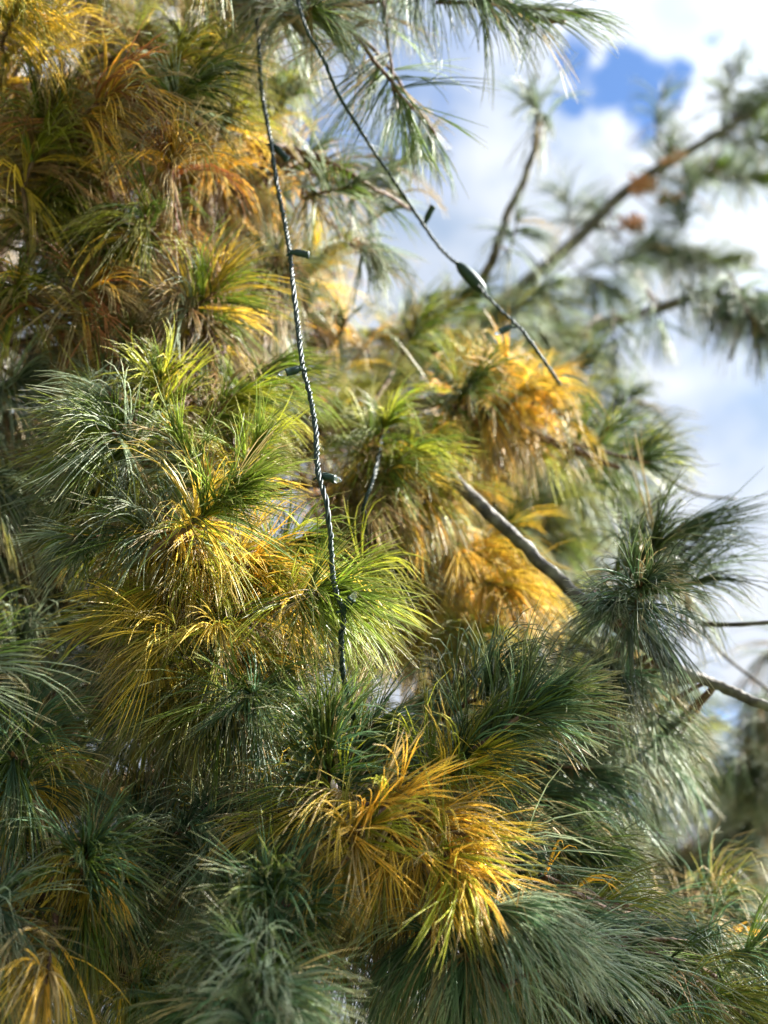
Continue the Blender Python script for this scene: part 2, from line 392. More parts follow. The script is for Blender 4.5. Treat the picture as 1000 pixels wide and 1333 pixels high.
H('orange', 455, 1045, 1.06, .3, .2, .7, .05, 50, .10, ['y', 'yg', 'tn'], ['y', 'tn'], droop=1.0)
H('orange', 385, 1075, 1.08, -.5, .1, .6, .05, 40, .10, ['yg', 'y', 'tn'], ['y', 'tn'], droop=1.1)
# --- bottom rows
H('lowl', 112, 1118, 1.02, .25, .55, .75, .06, 120, .10, ['b', 'b', 'g'], ['b', 'y'], droop=.7, fold=.2)
H('lowl', 72, 1140, 1.03, -.2, -.3, .8, .05, 20, .08, ['o', 'y', 'ol'], ['y', 'o'], droop=1.7)
H('lowl', 140, 1140, 1.03, .4, -.3, .8, .05, 18, .08, ['o', 'y'], ['y', 'o'], droop=1.7)
H('lowl', 110, 1190, 1.04, .1, -.2, .9, .07, 90, .11, ['b', 'g', 'ol'], ['tn', 'ol', 'y'], droop=1.5)
H('low', 250, 1075, 1.10, .5, .35, .7, .07, 110, .11, ['b', 'b', 's'], ['b', 'ol'], droop=1.0)
H('low', 300, 1110, 1.12, .2, .2, .8, .07, 100, .12, ['b', 's', 'b'], ['db', 'br'], droop=1.3)
H('bot', 358, 1160, .98, .1, .88, .4, .07, 130, .085, ['b', 'g', 'b'], ['b', 'y', 'tn'], droop=.7, fold=.2)
H('bot', 336, 1285, .90, -.02, .62, .78, .07, 190, .09, ['b', 's', 'b', 'g'], ['b', 's'], droop=.9)
H('bot', 345, 1240, .93, .0, .8, .6, .05, 70, .10, ['s', 'b', 'g'], ['b'], droop=1.3)
H('bot', 330, 1345, .87, .0, .3, .9, .05, 90, .09, ['b', 's'], ['b'], droop=1.1)
H('lowr', 640, 1185, 1.0, .35, .35, .85, .07, 95, .11, ['b', 's', 'b', 's'], ['b', 'tn'], droop=.9, side=D(.8, -.2, .2))
H('lowr', 690, 1215, 1.02, .75, .05, .6, .07, 80, .11, ['s', 'b', 's'], ['s', 'b'], droop=.9, side=D(.9, -.4, .2))
H('lowr', 610, 1240, 1.02, -.1, -.3, .8, .07, 100, .12, ['s', 'b', 'b'], ['b', 'tn'], droop=1.8)
H('lowr', 560, 1215, 1.05, -.3, -.1, .8, .06, 70, .12, ['b', 's'], ['tn', 'b', 'br'], droop=1.8)
H('edge', 18, 985, 1.06, .1, .55, .8, .06, 110, .10, ['b', 'b', 'g'], ['b', 'y'], droop=.8)
H('edge', -45, 868, 1.0, .75, .15, .5, .06, 60, .09, ['lg', 's', 'g'], ['g'], droop=.5)
H('edge', 30, 1040, 1.08, .2, -.1, .9, .06, 70, .11, ['b', 'g'], ['y', 'tn'], droop=1.5)
H('lowl', -20, 1180, .98, .2, .45, .8, .06, 110, .10, ['b', 'b', 's'], ['b', 'ol'], droop=.9)
H('lowl', -10, 1250, .98, .3, .0, .9, .06, 90, .11, ['b', 's', 'tn'], ['tn', 'br'], droop=1.4)
H('lowl', 60, 1275, .96, .1, -.3, .8, .06, 45, .10, ['o', 'tn', 'y'], ['o', 'tn'], droop=1.6)
H('lowl', 180, 1290, 1.06, .3, .1, .8, .07, 80, .11, ['b', 'g', 'ol'], ['tn', 'y'], droop=1.4)
H('right', 745, 1110, 1.26, .8, -.1, .4, .09, 120, .11, ['b', 'dg', 'g'], ['dg', 'ol'], droop=.8, side=D(.9, -.4, .1))
H('right', 810, 1180, 1.12, .85, -.25, .35, .07, 22, .08, ['yg', 'ol', 'ol'], ['o', 'ol'], droop=.9)
H('right', 740, 1180, 1.2, .8, -.1, .4, .07, 90, .11, ['b', 'dg'], ['dg', 'ol'], droop=1.0)
H('right', 880, 1250, 1.12, .85, -.1, .4, .08, 120, .11, ['b', 'g', 'dg'], ['dg', 'b'], droop=.8, side=D(.9, -.4, .1))
H('right', 790, 1270, 1.1, .7, -.3, .5, .08, 110, .12, ['b', 'dg', 's'], ['dg', 'b'], droop=1.2)
H('deepD', 950, 1300, 1.1, .8, .1, .4, .07, 45, .10, ['ol', 'ol', 'g'], ['y', 'br'], droop=.9)
H('deepD', 850, 1330, 1.05, .6, .1, .6, .07, 100, .11, ['b', 'dg'], ['dg', 'ol'], droop=1.2)
H('deepD', 1000, 1240, 1.2, .8, .2, .4, .07, 90, .11, ['b', 'dg', 'g'], ['dg', 'b'], droop=1.0)
H('orange', 760, 1000, 1.35, .7, .0, .5, .08, 100, .12, ['s', 'b', 'b'], ['b', 'br'], droop=1.5)
H('orange', 690, 1040, 1.3, .5, .1, .6, .08, 110, .12, ['b', 'dg'], ['dg', 'ol'], droop=1.3)
# --- middle behind the string
H('mid', 505, 615, 1.42, .15, .25, .9, .07, 120, .105, ['lg', 'g', 'y'], ['y', 'ol', 'br'], droop=1.0)
H('mid', 500, 555, 1.45, .3, .75, .4, .07, 90, .095, ['g', 'lg', 'yg'], ['yg', 'y'], droop=.8)
H('mid', 470, 660, 1.42, .4, -.2, .7, .07, 90, .11, ['br', 'tn', 'ol'], ['br', 'tn'], droop=1.7)
H('mid', 555, 650, 1.45, .4, -.2, .7, .07, 80, .11, ['yg', 'o', 'ol'], ['tn', 'o'], droop=1.7)
H('mid', 540, 590, 1.46, .8, .1, .4, .07, 80, .10, ['g', 'yg'], ['y'], droop=1.0)
H('gold', 610, 500, 1.58, .3, .6, .6, .08, 100, .105, ['g', 'dg', 'g'], ['yg', 'ol'], droop=.8)
H('gold', 660, 470, 1.62, .2, .8, .4, .07, 90, .085, ['o', 'y', 'o'], ['o', 'y'], droop=.8, label='bright orange dying needles under the second light string')
H('gold', 680, 510, 1.6, .5, .5, .5, .07, 100, .09, ['o', 'y', 'y'], ['o', 'tn'], droop=1.2, label='bright orange dying needles under the second light string')
H('gold', 640, 550, 1.6, -.1, -.3, .7, .07, 90, .11, ['o', 'tn', 'y'], ['br', 'tn'], droop=1.9)
H('gold', 740, 550, 1.6, .3, -.4, .5, .06, 28, .11, ['yg', 'y', 'g'], ['tn', 'y'], droop=1.9)
H('gold', 835, 600, 1.6, .93, -.25, .2, .08, 52, .095, ['db', 'g', 'dg'], ['g'], droop=.3)
H('gold', 790, 560, 1.62, .75, .6, .2, .06, 24, .085, ['g', 'dg'], ['g'], droop=.4)
H('gold', 700, 590, 1.62, .1, -.5, .6, .06, 28, .12, ['y', 'tn', 'yg'], ['tn'], droop=1.9)
H('goldlow', 600, 720, 1.52, .3, .2, .8, .07, 120, .11, ['y', 'y', 'o'], ['y', 'o'], droop=1.6)
H('goldlow', 655, 765, 1.5, .5, -.1, .7, .07, 110, .11, ['y', 'y', 'o'], ['y', 'o'], droop=1.5)
H('goldlow', 570, 785, 1.52, .0, -.1, .9, .07, 110, .12, ['y', 'y', 'yg'], ['y', 'tn'], droop=1.7)
H('goldlow', 620, 825, 1.48, .1, .1, .9, .07, 100, .115, ['yg', 'lg', 'yg'], ['y', 'yg'], droop=1.7)
H('goldlow', 530, 830, 1.6, -.2, .0, .8, .07, 90, .11, ['g', 'yg', 'ol'], ['o', 'tn'], droop=1.5)
H('goldlow', 500, 740, 1.5, .2, .2, .8, .07, 90, .11, ['b', 'g', 's'], ['ol', 'b'], droop=1.4)
H('goldlow', 660, 690, 1.7, .6, .3, .6, .07, 50, .11, ['y', 'g', 's'], ['y', 'o'], droop=1.2)
# --- right cluster against the sky
H('limb', 834, 764, 1.17, -.05, .45, .85, .06, 70, .085, ['db', 'dg', 'b'], ['db', 'b'], droop=.8, start=.08)
H('limb', 800, 800, 1.22, -.3, .1, .8, .05, 70, .09, ['db', 's', 'b'], ['db', 's'], droop=1.3, start=.05)
H('limb', 835, 815, 1.25, .1, -.2, .7, .05, 40, .10, ['db', 's', 'b'], ['db', 's'], droop=1.3, start=.05)
H('limb', 880, 690, 1.42, .7, .55, .3, .10, 60, .12, ['db', 'dg', 'db'], ['dg', 'db'], droop=.35, start=.08)
H('limb', 850, 720, 1.36, .5, .6, .5, .08, 48, .10, ['db', 'dg', 'g'], ['dg'], droop=.7, start=.08)
H('limb', 900, 760, 1.40, .85, .1, .3, .08, 60, .12, ['db', 'dg', 's'], ['dg', 's'], droop=.8, start=.08)
H('limb', 830, 690, 1.48, .2, .8, .4, .07, 40, .09, ['dg', 'g', 'db'], ['dg'], droop=.7, start=.08)
H('limb', 890, 780, 1.46, .5, -.4, .5, .07, 40, .10, ['s', 'db', 'db'], ['s', 'br'], droop=1.5)
H('limb', 800, 880, 1.28, .1, .3, .8, .07, 110, .10, ['db', 'dg', 'b'], ['db', 's'], droop=1.4)
H('limb', 770, 850, 1.4, -.7, .2, .5, .07, 50, .11, ['s', 'ol', 'g'], ['tn', 's'], droop=1.1)
H('limb', 840, 930, 1.4, .4, -.3, .6, .07, 80, .11, ['s', 'db', 'g'], ['s', 'dg'], droop=1.7)
H('limb', 790, 960, 1.45, .1, -.3, .7, .07, 80, .12, ['b', 'b', 's'], ['s', 'dg'], droop=1.8)
H('limb', 870, 1000, 1.5, .4, -.4, .5, .07, 70, .12, ['b', 'dg', 's'], ['s', 'dg'], droop=1.7)
# unseen bough end with shoots, added outside the frame to shade what hangs below
for i in range(34):
    p = np.array([.9 + rng.normal(0, .07), 1.12 + rng.uniform(-.5, .4), rng.uniform(2.1, 2.62)])
    G(p, nrm(rng.normal(0, .6, 3) + [.3, 0, .4]), .07, BO['limb'], nf=80, L=.12, new=['g', 'b'], old=['ol', 'g'], droop=1.0, seg=4, w=.0008)
# --- top
H('top', 405, 12, 1.38, .15, -.1, .95, .05, 90, .11, ['g', 's', 'dg'], ['tn', 'g'], droop=.9)
H('top', 330, -10, 1.42, -.5, .1, .7, .06, 60, .12, ['s', 'g', 'ol'], ['tn', 's'], droop=1.0)
H('top', 532, 135, 1.38, .55, -.75, .2, .12, 60, .10, ['dg', 'g', 'dg'], ['s', 'tn'], droop=.3, stem=.0022)
H('topr', 735, 14, 1.40, .95, -.15, .2, .13, 40, .12, ['dg', 'g', 's'], ['g'], droop=.9)
H('topr', 640, -5, 1.42, .7, -.3, .3, .12, 42, .14, ['g', 'dg', 's'], ['g', 's'], droop=1.4)
H('topr', 560, -40, 1.44, .3, -.4, .5, .10, 42, .15, ['g', 'dg', 's'], ['g', 's'], droop=1.4)
H('topr', 480, -30, 1.5, .1, -.4, .6, .08, 60, .13, ['g', 's'], ['g', 'tn'], droop=1.6)
H('uo', 455, 243, 1.52, .85, .1, .4, .06, 80, .11, ['dg', 'g', 's'], ['s', 'tn'], droop=.9)
H('uo', 400, 205, 1.58, .7, .4, .3, .06, 60, .10, ['g', 'dg'], ['o', 'tn'], droop=.8)
H('uo', 480, 330, 1.62, .4, -.3, .6, .06, 55, .12, ['s', 'g', 's'], ['s', 'br'], droop=1.4)
H('uo', 530, 210, 1.66, .6, .2, .5, .06, 45, .11, ['g', 's', 'dg'], ['g'], droop=.7)
H('uo', 310, 200, 1.62, .3, .4, .7, .06, 100, .10, ['o', 'y', 'o'], ['o', 'br'], droop=1.0)
H('uo', 270, 230, 1.64, -.2, .0, .8, .06, 100, .11, ['o', 'br', 'y'], ['br', 'tn'], droop=1.6)
H('uo', 340, 270, 1.64, .3, -.2, .8, .06, 90, .11, ['ol', 'tn', 'o'], ['br', 'tn'], droop=1.7)
H('uo', 215, 285, 1.6, .1, .2, .9, .06, 90, .10, ['rb', 'br', 'o'], ['rb', 'br'], droop=1.4, label='dead red-brown needles')
H('ul', 275, 385, 1.5, .7, .4, .5, .06, 120, .10, ['lg', 'yg', 'y', 'g'], ['y', 'br'], droop=.7)
H('ul', 240, 400, 1.5, -.3, .1, .8, .06, 90, .10, ['tn', 's', 'br'], ['br', 'tn'], droop=1.5)
H('ul', 180, 360, 1.55, .0, .1, .9, .06, 90, .10, ['br', 'tn', 'rb'], ['br', 'tn'], droop=1.4)
H('ul', 20, 370, 1.5, .1, .4, .8, .06, 100, .11, ['g', 'ol', 'yg'], ['ol', 'br'], droop=1.1)
H('ul', 100, 250, 1.6, .3, .2, .8, .06, 90, .11, ['yg', 'ol', 'tn'], ['y', 'br'], droop=1.4)
H('ul', 60, 190, 1.6, .0, .2, .8, .06, 90, .10, ['s', 'tn', 'ol'], ['tn', 'br'], droop=1.4)
H('ul', 110, 150, 1.6, .4, .0, .7, .06, 80, .10, ['yg', 'y', 'ol'], ['ol', 'tn'], droop=1.4)
H('topl', 20, 15, 1.45, .4, .2, .8, .06, 110, .11, ['y', 'yg', 'y'], ['y', 'tn'], droop=1.6, label='lemon yellow hanging needles in the top corner')
H('topl', 180, 50, 1.7, .3, .3, .8, .06, 90, .11, ['ol', 'g', 'yg'], ['y', 'br'], droop=1.2)
H('topl', 230, 110, 1.65, .4, -.1, .7, .06, 90, .11, ['ol', 'yg', 'tn'], ['tn', 'o'], droop=1.4)
H('topl', 340, 110, 1.75, .4, .1, .7, .06, 70, .11, ['yg', 'g', 's'], ['y', 'g'], droop=1.1)
H('ul', 450, 420, 1.7, .3, .4, .7, .06, 70, .10, ['tn', 'o', 'g'], ['tn', 's'], droop=1.1)
H('ul', 400, 400, 1.7, .2, .3, .8, .06, 70, .11, ['g', 'ol', 's'], ['br', 'tn'], droop=1.3)
H('gold', 540, 430, 1.8, .3, .5, .6, .07, 60, .11, ['g', 'lg', 'ol'], ['ol', 'y'], droop=.9)
# --- thin twig and the blurred limb in the sky
H('thin', 690, 135, 2.2, -.5, .3, .4, .05, 40, .12, ['dg', 's'], ['s'], droop=.9, w=.0007)
H('thin', 672, 290, 2.2, .1, .6, .4, .05, 30, .12, ['s', 'dg'], ['s'], droop=1.2, w=.0007)
for (x, y, r, u, nf) in [(960, 150, .5, .8, 110), (1000, 175, .9, .3, 110), (930, 220, .6, .2, 110), (985, 235, .8, -.1, 110), (900, 255, .1, .6, 70),
                         (880, 330, .5, -.1, 100), (940, 340, .8, -.1, 110), (830, 330, .2, .1, 80), (870, 200, .2, .9, 50), (740, 260, -.2, .9, 45),
                         (790, 370, .3, -.2, 70), (720, 400, .1, -.2, 80), (860, 130, .1, .9, 40), (780, 280, -.5, .6, 40), (960, 100, .4, .9, 70), (1020, 100, .5, .9, 90)]:
    H('sky', x, y, 3.7 + rng.normal(0, .12), r, u, .2, .09, nf, .165, ['dg', 'g', 'lg'] if nf > 100 else ['dg', 'g', 's'], ['dg', 's'], droop=.8, w=.0008, seg=4)
for (x, y, r, u, nf) in [(975, 400, .4, -.8, 90), (990, 430, .5, -.9, 70), (920, 390, .2, -.2, 40), (860, 420, .2, -.6, 30), (800, 450, .0, -.5, 45), (750, 440, -.2, -.2, 60)]:
    H('rtwig', x, y, 2.5 + rng.normal(0, .05), r, u, .2, .07, nf, .13, ['db', 's', 'dg'], ['db', 's'], droop=1.2, w=.0007, seg=4)
# second-layer green haze behind the string's end
for (x, y, nf) in [(640, 420, 90), (700, 450, 90), (760, 480, 80), (600, 390, 70), (820, 520, 60), (720, 520, 70), (540, 400, 60), (700, 380, 50)]:
    H('back1', x, y, 2.2 + rng.normal(0, .1), .5, .4, .5, .08, nf, .12, ['g', 'dg', 's'], ['ol', 's'], droop=1.0, w=.0006, seg=4)

# ------------------------------------------------------------------ crown interior: many more shoots behind the front ones
EY = [-200, 0, 100, 250, 350, 420, 480, 560, 700, 850, 950, 1050, 1120, 1200, 1400]
EX = [300, 330, 360, 390, 430, 520, 640, 700, 690, 690, 740, 800, 840, 960, 1050]
def palette(x, y):
    if y < 450:
        if x < 420:
            r = rng.random()
            if r < .22: return ['ol', 'br', 'tn'], ['br', 'tn']
            if r < .50: return ['o', 'tn', 'rb'], ['o', 'rb']
            if r < .68: return ['g', 'yg', 'ol'], ['y', 'br']
            if r < .84: return ['y', 'ol', 'yg'], ['ol', 'tn']
            return ['dg', 'g', 's'], ['ol', 'br']
        return ['g', 's', 'ol'], ['s', 'tn']
    if x < 150 and y < 900: return ['dg', 'db', 's'], ['ol', 'br', 'db']
    if x < 420 and y < 900: return (['ol', 'dg', 'br'], ['br', 'tn', 'ol'])
    if y < 900: return (['g', 'ol', 'yg'], ['y', 'tn', 'ol']) if rng.random() < .6 else (['y', 'o', 'yg'], ['o', 'tn'])
    if x < 500 and y < 1010: return ['ol', 'g', 'yg'], ['br', 'ol', 'y']
    return (['b', 'dg', 'db'], ['br', 'ol', 'db']) if rng.random() < .75 else (['b', 'tn', 'ol'], ['tn', 'o'])

cnt = 0
while cnt < 450:
    x = rng.uniform(-130, 1050); y = rng.uniform(-150, 1420)
    if x > np.interp(y, EY, EX) + rng.normal(0, 20): continue
    if cnt >= 330: x = rng.uniform(-120, 330); y = rng.uniform(100, 1200)
    front = 1.32 if 450 < y or x < 290 else 1.45
    if y > 900: front = 1.2
    if cnt >= 330: front = 1.75
    if x > 420 and y < 900: front = 1.78
    d = front + (rng.random() ** 1.2) * (.9 if y < 900 else .8)
    p = P(x, y, d)
    out = p[:2] - T.loc[:2]; out = out / max(np.linalg.norm(out), .2)
    dv = np.array([out[0] * .8, out[1] * .8, .25]) + rng.normal(0, .42, 3)
    near = d < 1.6
    new, old = palette(x, y)
    G(p, dv, .07, None, bud=near, nf=60 if near else 46, L=.115, new=new, old=old, droop=rng.uniform(.8, 1.9), seg=5 if near else 4, w=.0005 if near else .0007)
    cnt += 1

for i in range(46):
    x, y = (rng.uniform(620, 830), rng.uniform(540, 780)) if i < 28 else (rng.uniform(640, 900), rng.uniform(830, 1010))
    T.shoot(P(x, y, rng.uniform(2.0, 2.5)), D(rng.normal(.4, .4), rng.normal(0, .4), .4), .08, BO['back2'] if i >= 28 else BO['back1'], nf=42, L=.13,
            new=[['g', 's', 'lg'], ['s', 'g', 'yg'], ['g', 'dg', 's']][i % 3], old=['s', 'g', 'yg'], droop=1.3, seg=4, w=.0007)
# pale resin on the shoot under the lower middle tuft
def resin(o):
    w = Wood()
    for (x, y, l) in [(436, 1026, .014), (444, 1048, .006), (452, 1066, .009), (458, 1082, .012)]:
        u = np.linspace(-.5, .5, 7)[:, None]
        w.tube(P(x, y, 1.045) + D(.25, -.95, .1) * l * u, np.array([.2, .7, 1, 1.1, 1, .7, .2]) * .0024, 8, rough=.12)
    r = w.build('resin_lump', [M_RESIN], o)
BO['low'].setdefault('extra', []).append(resin)

# bare side twigs in the sky
for pts in ([P(905, 812, 1.45), P(960, 813, 1.4), P(1060, 806, 1.35)], [P(865, 745, 1.9), P(930, 840, 1.8), P(1010, 905, 1.7)],
            [P(820, 590, 1.9), P(900, 640, 1.9), P(960, 650, 1.9)]):
    BO['limb']['w'].tube(spline(pts, 14), np.linspace(.003, .0018, 14), 7, mi=0, rough=.06)
for pts in ([P(940, 400, 2.5), P(960, 430, 2.5), P(950, 470, 2.5)], [P(830, 242, 3.7), P(780, 290, 3.7), P(810, 300, 3.65)]):
    BO['rtwig']['w'].tube(spline(pts, 10), np.linspace(.006, .003, 10), 7, mi=0, rough=.06)
# orange-brown pollen cones on the sky limb
def catkins(o):
    for (cx, cy, n_) in [(838, 240, 34), (822, 290, 30), (872, 258, 12), (876, 205, 5)]:
        w = Wood(); w.tube([P(cx - 17, cy + 6, 3.67), P(cx, cy, 3.67), P(cx + 17, cy - 6, 3.67)], .007, 7)
        for q in range(n_):
            c = P(cx + np.clip(rng.normal(0, 9), -15, 15), cy + np.clip(rng.normal(0, 6), -10, 10), 3.67 + np.clip(rng.normal(0, .012), -.02, .02)); v = nrm(rng.normal(0, 1, 3))
            w.tube(c + v * .026 * np.linspace(-.5, .5, 6)[:, None], np.array([.3, .9, 1.1, 1.1, .8, .2]) * .0048, 7, rough=.1)
        w.build('pollen_cone_cluster', [M_CONE], o)
BO['sky'].setdefault('extra', []).append(catkins)
T.finish()

# ================================================================== THE PINE BEHIND
T2 = Tree((2.3, 4.9, 0), 'blurred darker pine standing farther back, its drooping boughs at the lower right edge', 5.0, .11)
b1 = T2.bough([P(1100, 1010, 3.6), P(1000, 1080, 3.0), P(900, 1130, 2.7), P(840, 1120, 2.6)], .02, .006, 0)
b2 = T2.bough([P(1150, 900, 3.4), P(1010, 920, 2.5), P(975, 960, 2.4), P(940, 1030, 2.4)], .015, .006, 0)
b3 = T2.bough([P(1150, 1200, 3.6), P(1000, 1240, 3.0), P(900, 1260, 2.8)], .02, .006, 0)
for i in range(80):
    x = rng.uniform(780, 1080); y = rng.uniform(960, 1330); d = rng.uniform(2.4, 3.3)
    pal = (['db', 'dg', 's'], ['s', 'br']) if rng.random() < .8 else (['y', 'yg', 'g'], ['y'])
    T2.shoot(P(x, y, d), D(rng.normal(-.2, .5), rng.normal(0, .5), .4), .08, None, nf=50, L=.13, new=pal[0], old=pal[1], droop=1.3, seg=4, w=.0007)
for (x, y) in [(985, 930), (1005, 950), (960, 990), (990, 1000), (1010, 850), (1000, 1010)]:
    T2.shoot(P(x, y, 2.35), D(-.4, -.3, .5), .07, b2, nf=50, L=.12, new=['db', 'dg', 's'], old=['br', 's'], droop=1.0, seg=4, w=.0007)
T2.finish()

# ================================================================== LIGHT STRINGS
def helix(path, r, turns_per_m, phase, wobble=0):
    path = np.asarray(path); seglen = np.r_[0, np.cumsum(np.linalg.norm(np.diff(path, axis=0), axis=1))]
    n = int(seglen[-1] * turns_per_m * 12) + 8
    s = np.linspace(0, seglen[-1], n)
    p = np.stack([np.interp(s, seglen, path[:, k]) for k in range(3)], 1)
    tan = nrm(np.gradient(p, axis=0)); a = nrm(np.cross(tan, [0, 1, 0])); b = np.cross(tan, a)
    # uneven twist like real cable
    th = 2 * math.pi * turns_per_m * (s + .009 * np.sin(s * 31 + 1) + .004 * np.sin(s * 77)) + phase
    rr = r * (1 + .3 * np.sin(s * 41 + phase * 1.7))
    return p + rr[:, None] * (np.cos(th)[:, None] * a + np.sin(th)[:, None] * b)

def make_string(label, pix, sockets, connector=None, wires=3, wr=.00108):
    loc = P(*pix[0])
    root = empty('light_string', Vector(loc), label, 'string lights', 'green light strings hung in the pine')
    path = spline([P(*q) for q in pix], 30 * len(pix))
    for k in range(wires):
        w = Wood(); w.tube(helix(path, wr * 1.2, 52, k * 2 * math.pi / wires), wr, 7)
        o = w.build('wire', [M_WIRE], None); keep(o, root)
    for (x0, y0, x1, y1, d, tilt, bulb) in sockets:
        a = P(x0, y0, d); b = P(x1, y1, d - tilt); v = nrm(b - a); L = np.linalg.norm(b - a)
        w = Wood()
        prof = [(0, .0016), (.06, .0024), (.12, .0026), (.18, .0022), (.22, .0028), (.6, .0031), (.9, .0033), (.93, .0036), (1.0, .0036), (1.0, .0026), (.97, .0022)]
        w.tube(np.array([a + v * L * t for t, _ in prof]) + v * np.linspace(0, 1e-5, len(prof))[:, None], [r for _, r in prof], 14)
        # side rib and the two wires entering the base
        sd = nrm(np.cross(v, FWD))
        w.tube(np.array([a + v * L * t + sd * .0029 for t in (.25, .5, .85)]), [.0006, .0008, .0006], 6)
        for q in (-1, 1):
            w.tube(spline([a - v * .003 + sd * q * .004, a + sd * q * .0012, a + v * L * .15], 6), .0010, 6)
        o = w.build('socket', [M_SOCKET], None); keep(o, root)
        if bulb:
            w = Wood(); e = a + v * L
            pr = [(-.003, .002), (0, .0024), (.003, .0025), (.006, .0023), (.009, .0017), (.0115, .0008), (.0125, .0002)]
            w.tube(np.array([e + v * t * bulb for t, _ in pr]), [r for _, r in pr], 12)
            w.build('bulb', [M_BULB], o)
    if connector:
        (x0, y0, x1, y1, d) = connector
        a = P(x0, y0, d); b = P(x1, y1, d); w = Wood()
        prof = [(0, .0014), (.08, .0036), (.2, .006), (.45, .0072), (.7, .007), (.88, .0055), (.95, .0035), (1.05, .0014)]
        w.tube(np.array([a + (b - a) * t for t, _ in prof]), [r for _, r in prof], 14)
        o = w.build('inline_connector', [M_SOCKET], None); keep(o, root)
    return root

A = [(335, -60, 1.46), (334, 0, 1.44), (337, 60, 1.42), (341, 120, 1.40), (352, 180, 1.37), (360, 235, 1.34), (371, 290, 1.31), (378, 335, 1.28), (382, 375, 1.25),
     (388, 425, 1.22), (394, 475, 1.19), (403, 512, 1.17), (411, 560, 1.15), (414, 612, 1.12), (424, 650, 1.10), (430, 695, 1.09), (433, 745, 1.08),
     (439, 775, 1.07), (447, 798, 1.065), (444, 840, 1.06), (448, 885, 1.06), (458, 922, 1.07), (468, 960, 1.1), (474, 1000, 1.14)]
make_string('twisted green light string with five small sockets hanging straight down before sunlit needles',
            A, [(354, 187, 374, 208, 1.37, .004, 0), (378, 328, 402, 332, 1.28, .004, 0), (393, 479, 372, 485, 1.18, .003, .6),
                (414, 619, 436, 624, 1.12, .006, .5), (446, 797, 458, 779, 1.062, .003, .5)])
Bp = [(380, -30, 1.36), (398, 35, 1.32), (420, 75, 1.33), (440, 122, 1.35), (463, 160, 1.38), (492, 205, 1.42), (520, 245, 1.45), (546, 285, 1.47), (575, 325, 1.48),
      (602, 350, 1.47), (626, 376, 1.46), (650, 402, 1.45), (678, 428, 1.44), (700, 458, 1.44), (718, 484, 1.46), (730, 502, 1.6), (740, 515, 1.8)]
make_string('green light string slanting across the sky with a long dark inline connector',
            Bp, [(553, 291, 564, 268, 1.49, .002, 0), (666, 424, 651, 432, 1.44, .002, .55)], (594, 341, 632, 381, 1.468), wires=3, wr=.0009)
Cp = [(500, 560, 1.5), (492, 600, 1.4), (484, 630, 1.365), (475, 655, 1.35), (474, 680, 1.36), (480, 720, 1.45)]
make_string('short pale stretch of green light string half hidden among brown needles', Cp, [], wires=3, wr=.0011)

# ================================================================== GROUND, WORLD, SUN, CAMERA
def ground():
    m, nt, out = newmat('mown_grass')
    p = nt.nodes.new('ShaderNodeBsdfPrincipled'); p.inputs['Roughness'].default_value = .9
    n = nt.nodes.new('ShaderNodeTexNoise'); n.inputs['Scale'].default_value = 3; n.inputs['Detail'].default_value = 8
    tc = nt.nodes.new('ShaderNodeTexCoord'); nt.links.new(tc.outputs['Object'], n.inputs['Vector'])
    cr = nt.nodes.new('ShaderNodeValToRGB')
    cr.color_ramp.elements[0].color = (.05, .08, .025, 1); cr.color_ramp.elements[1].color = (.14, .15, .06, 1)
    nt.links.new(n.outputs['Fac'], cr.inputs['Fac']); nt.links.new(cr.outputs[0], p.inputs['Base Color'])
    nt.links.new(p.outputs[0], out.inputs['Surface'])
    me = bpy.data.meshes.new('ground'); k = 400
    me.from_pydata([(-k, -k, 0), (k, -k, 0), (k, k, 0), (-k, k, 0)], [], [(0, 1, 2, 3)]); me.materials.append(m)
    o = link_mesh('ground', me); o['kind'] = 'structure'
ground()

SUN = nrm(np.array([.74, .22, .62]))
w = bpy.data.worlds.new("World"); S.world = w; w.use_nodes = True
nt = w.node_tree
for n in list(nt.nodes): nt.nodes.remove(n)
out = nt.nodes.new('ShaderNodeOutputWorld')
sky = nt.nodes.new('ShaderNodeTexSky'); sky.sky_type = 'NISHITA'; sky.sun_disc = False; sky.dust_density = 0.0; sky.ozone_density = 5.0; sky.air_density = .8
sky.sun_elevation = math.asin(SUN[2]); sky.sun_rotation = math.atan2(SUN[0], SUN[1])
bg1 = nt.nodes.new('ShaderNodeBackground'); bg1.inputs['Strength'].default_value = 0.05
nt.links.new(sky.outputs[0], bg1.inputs['Color'])
bg2 = nt.nodes.new('ShaderNodeBackground')
tc = nt.nodes.new('ShaderNodeTexCoord')
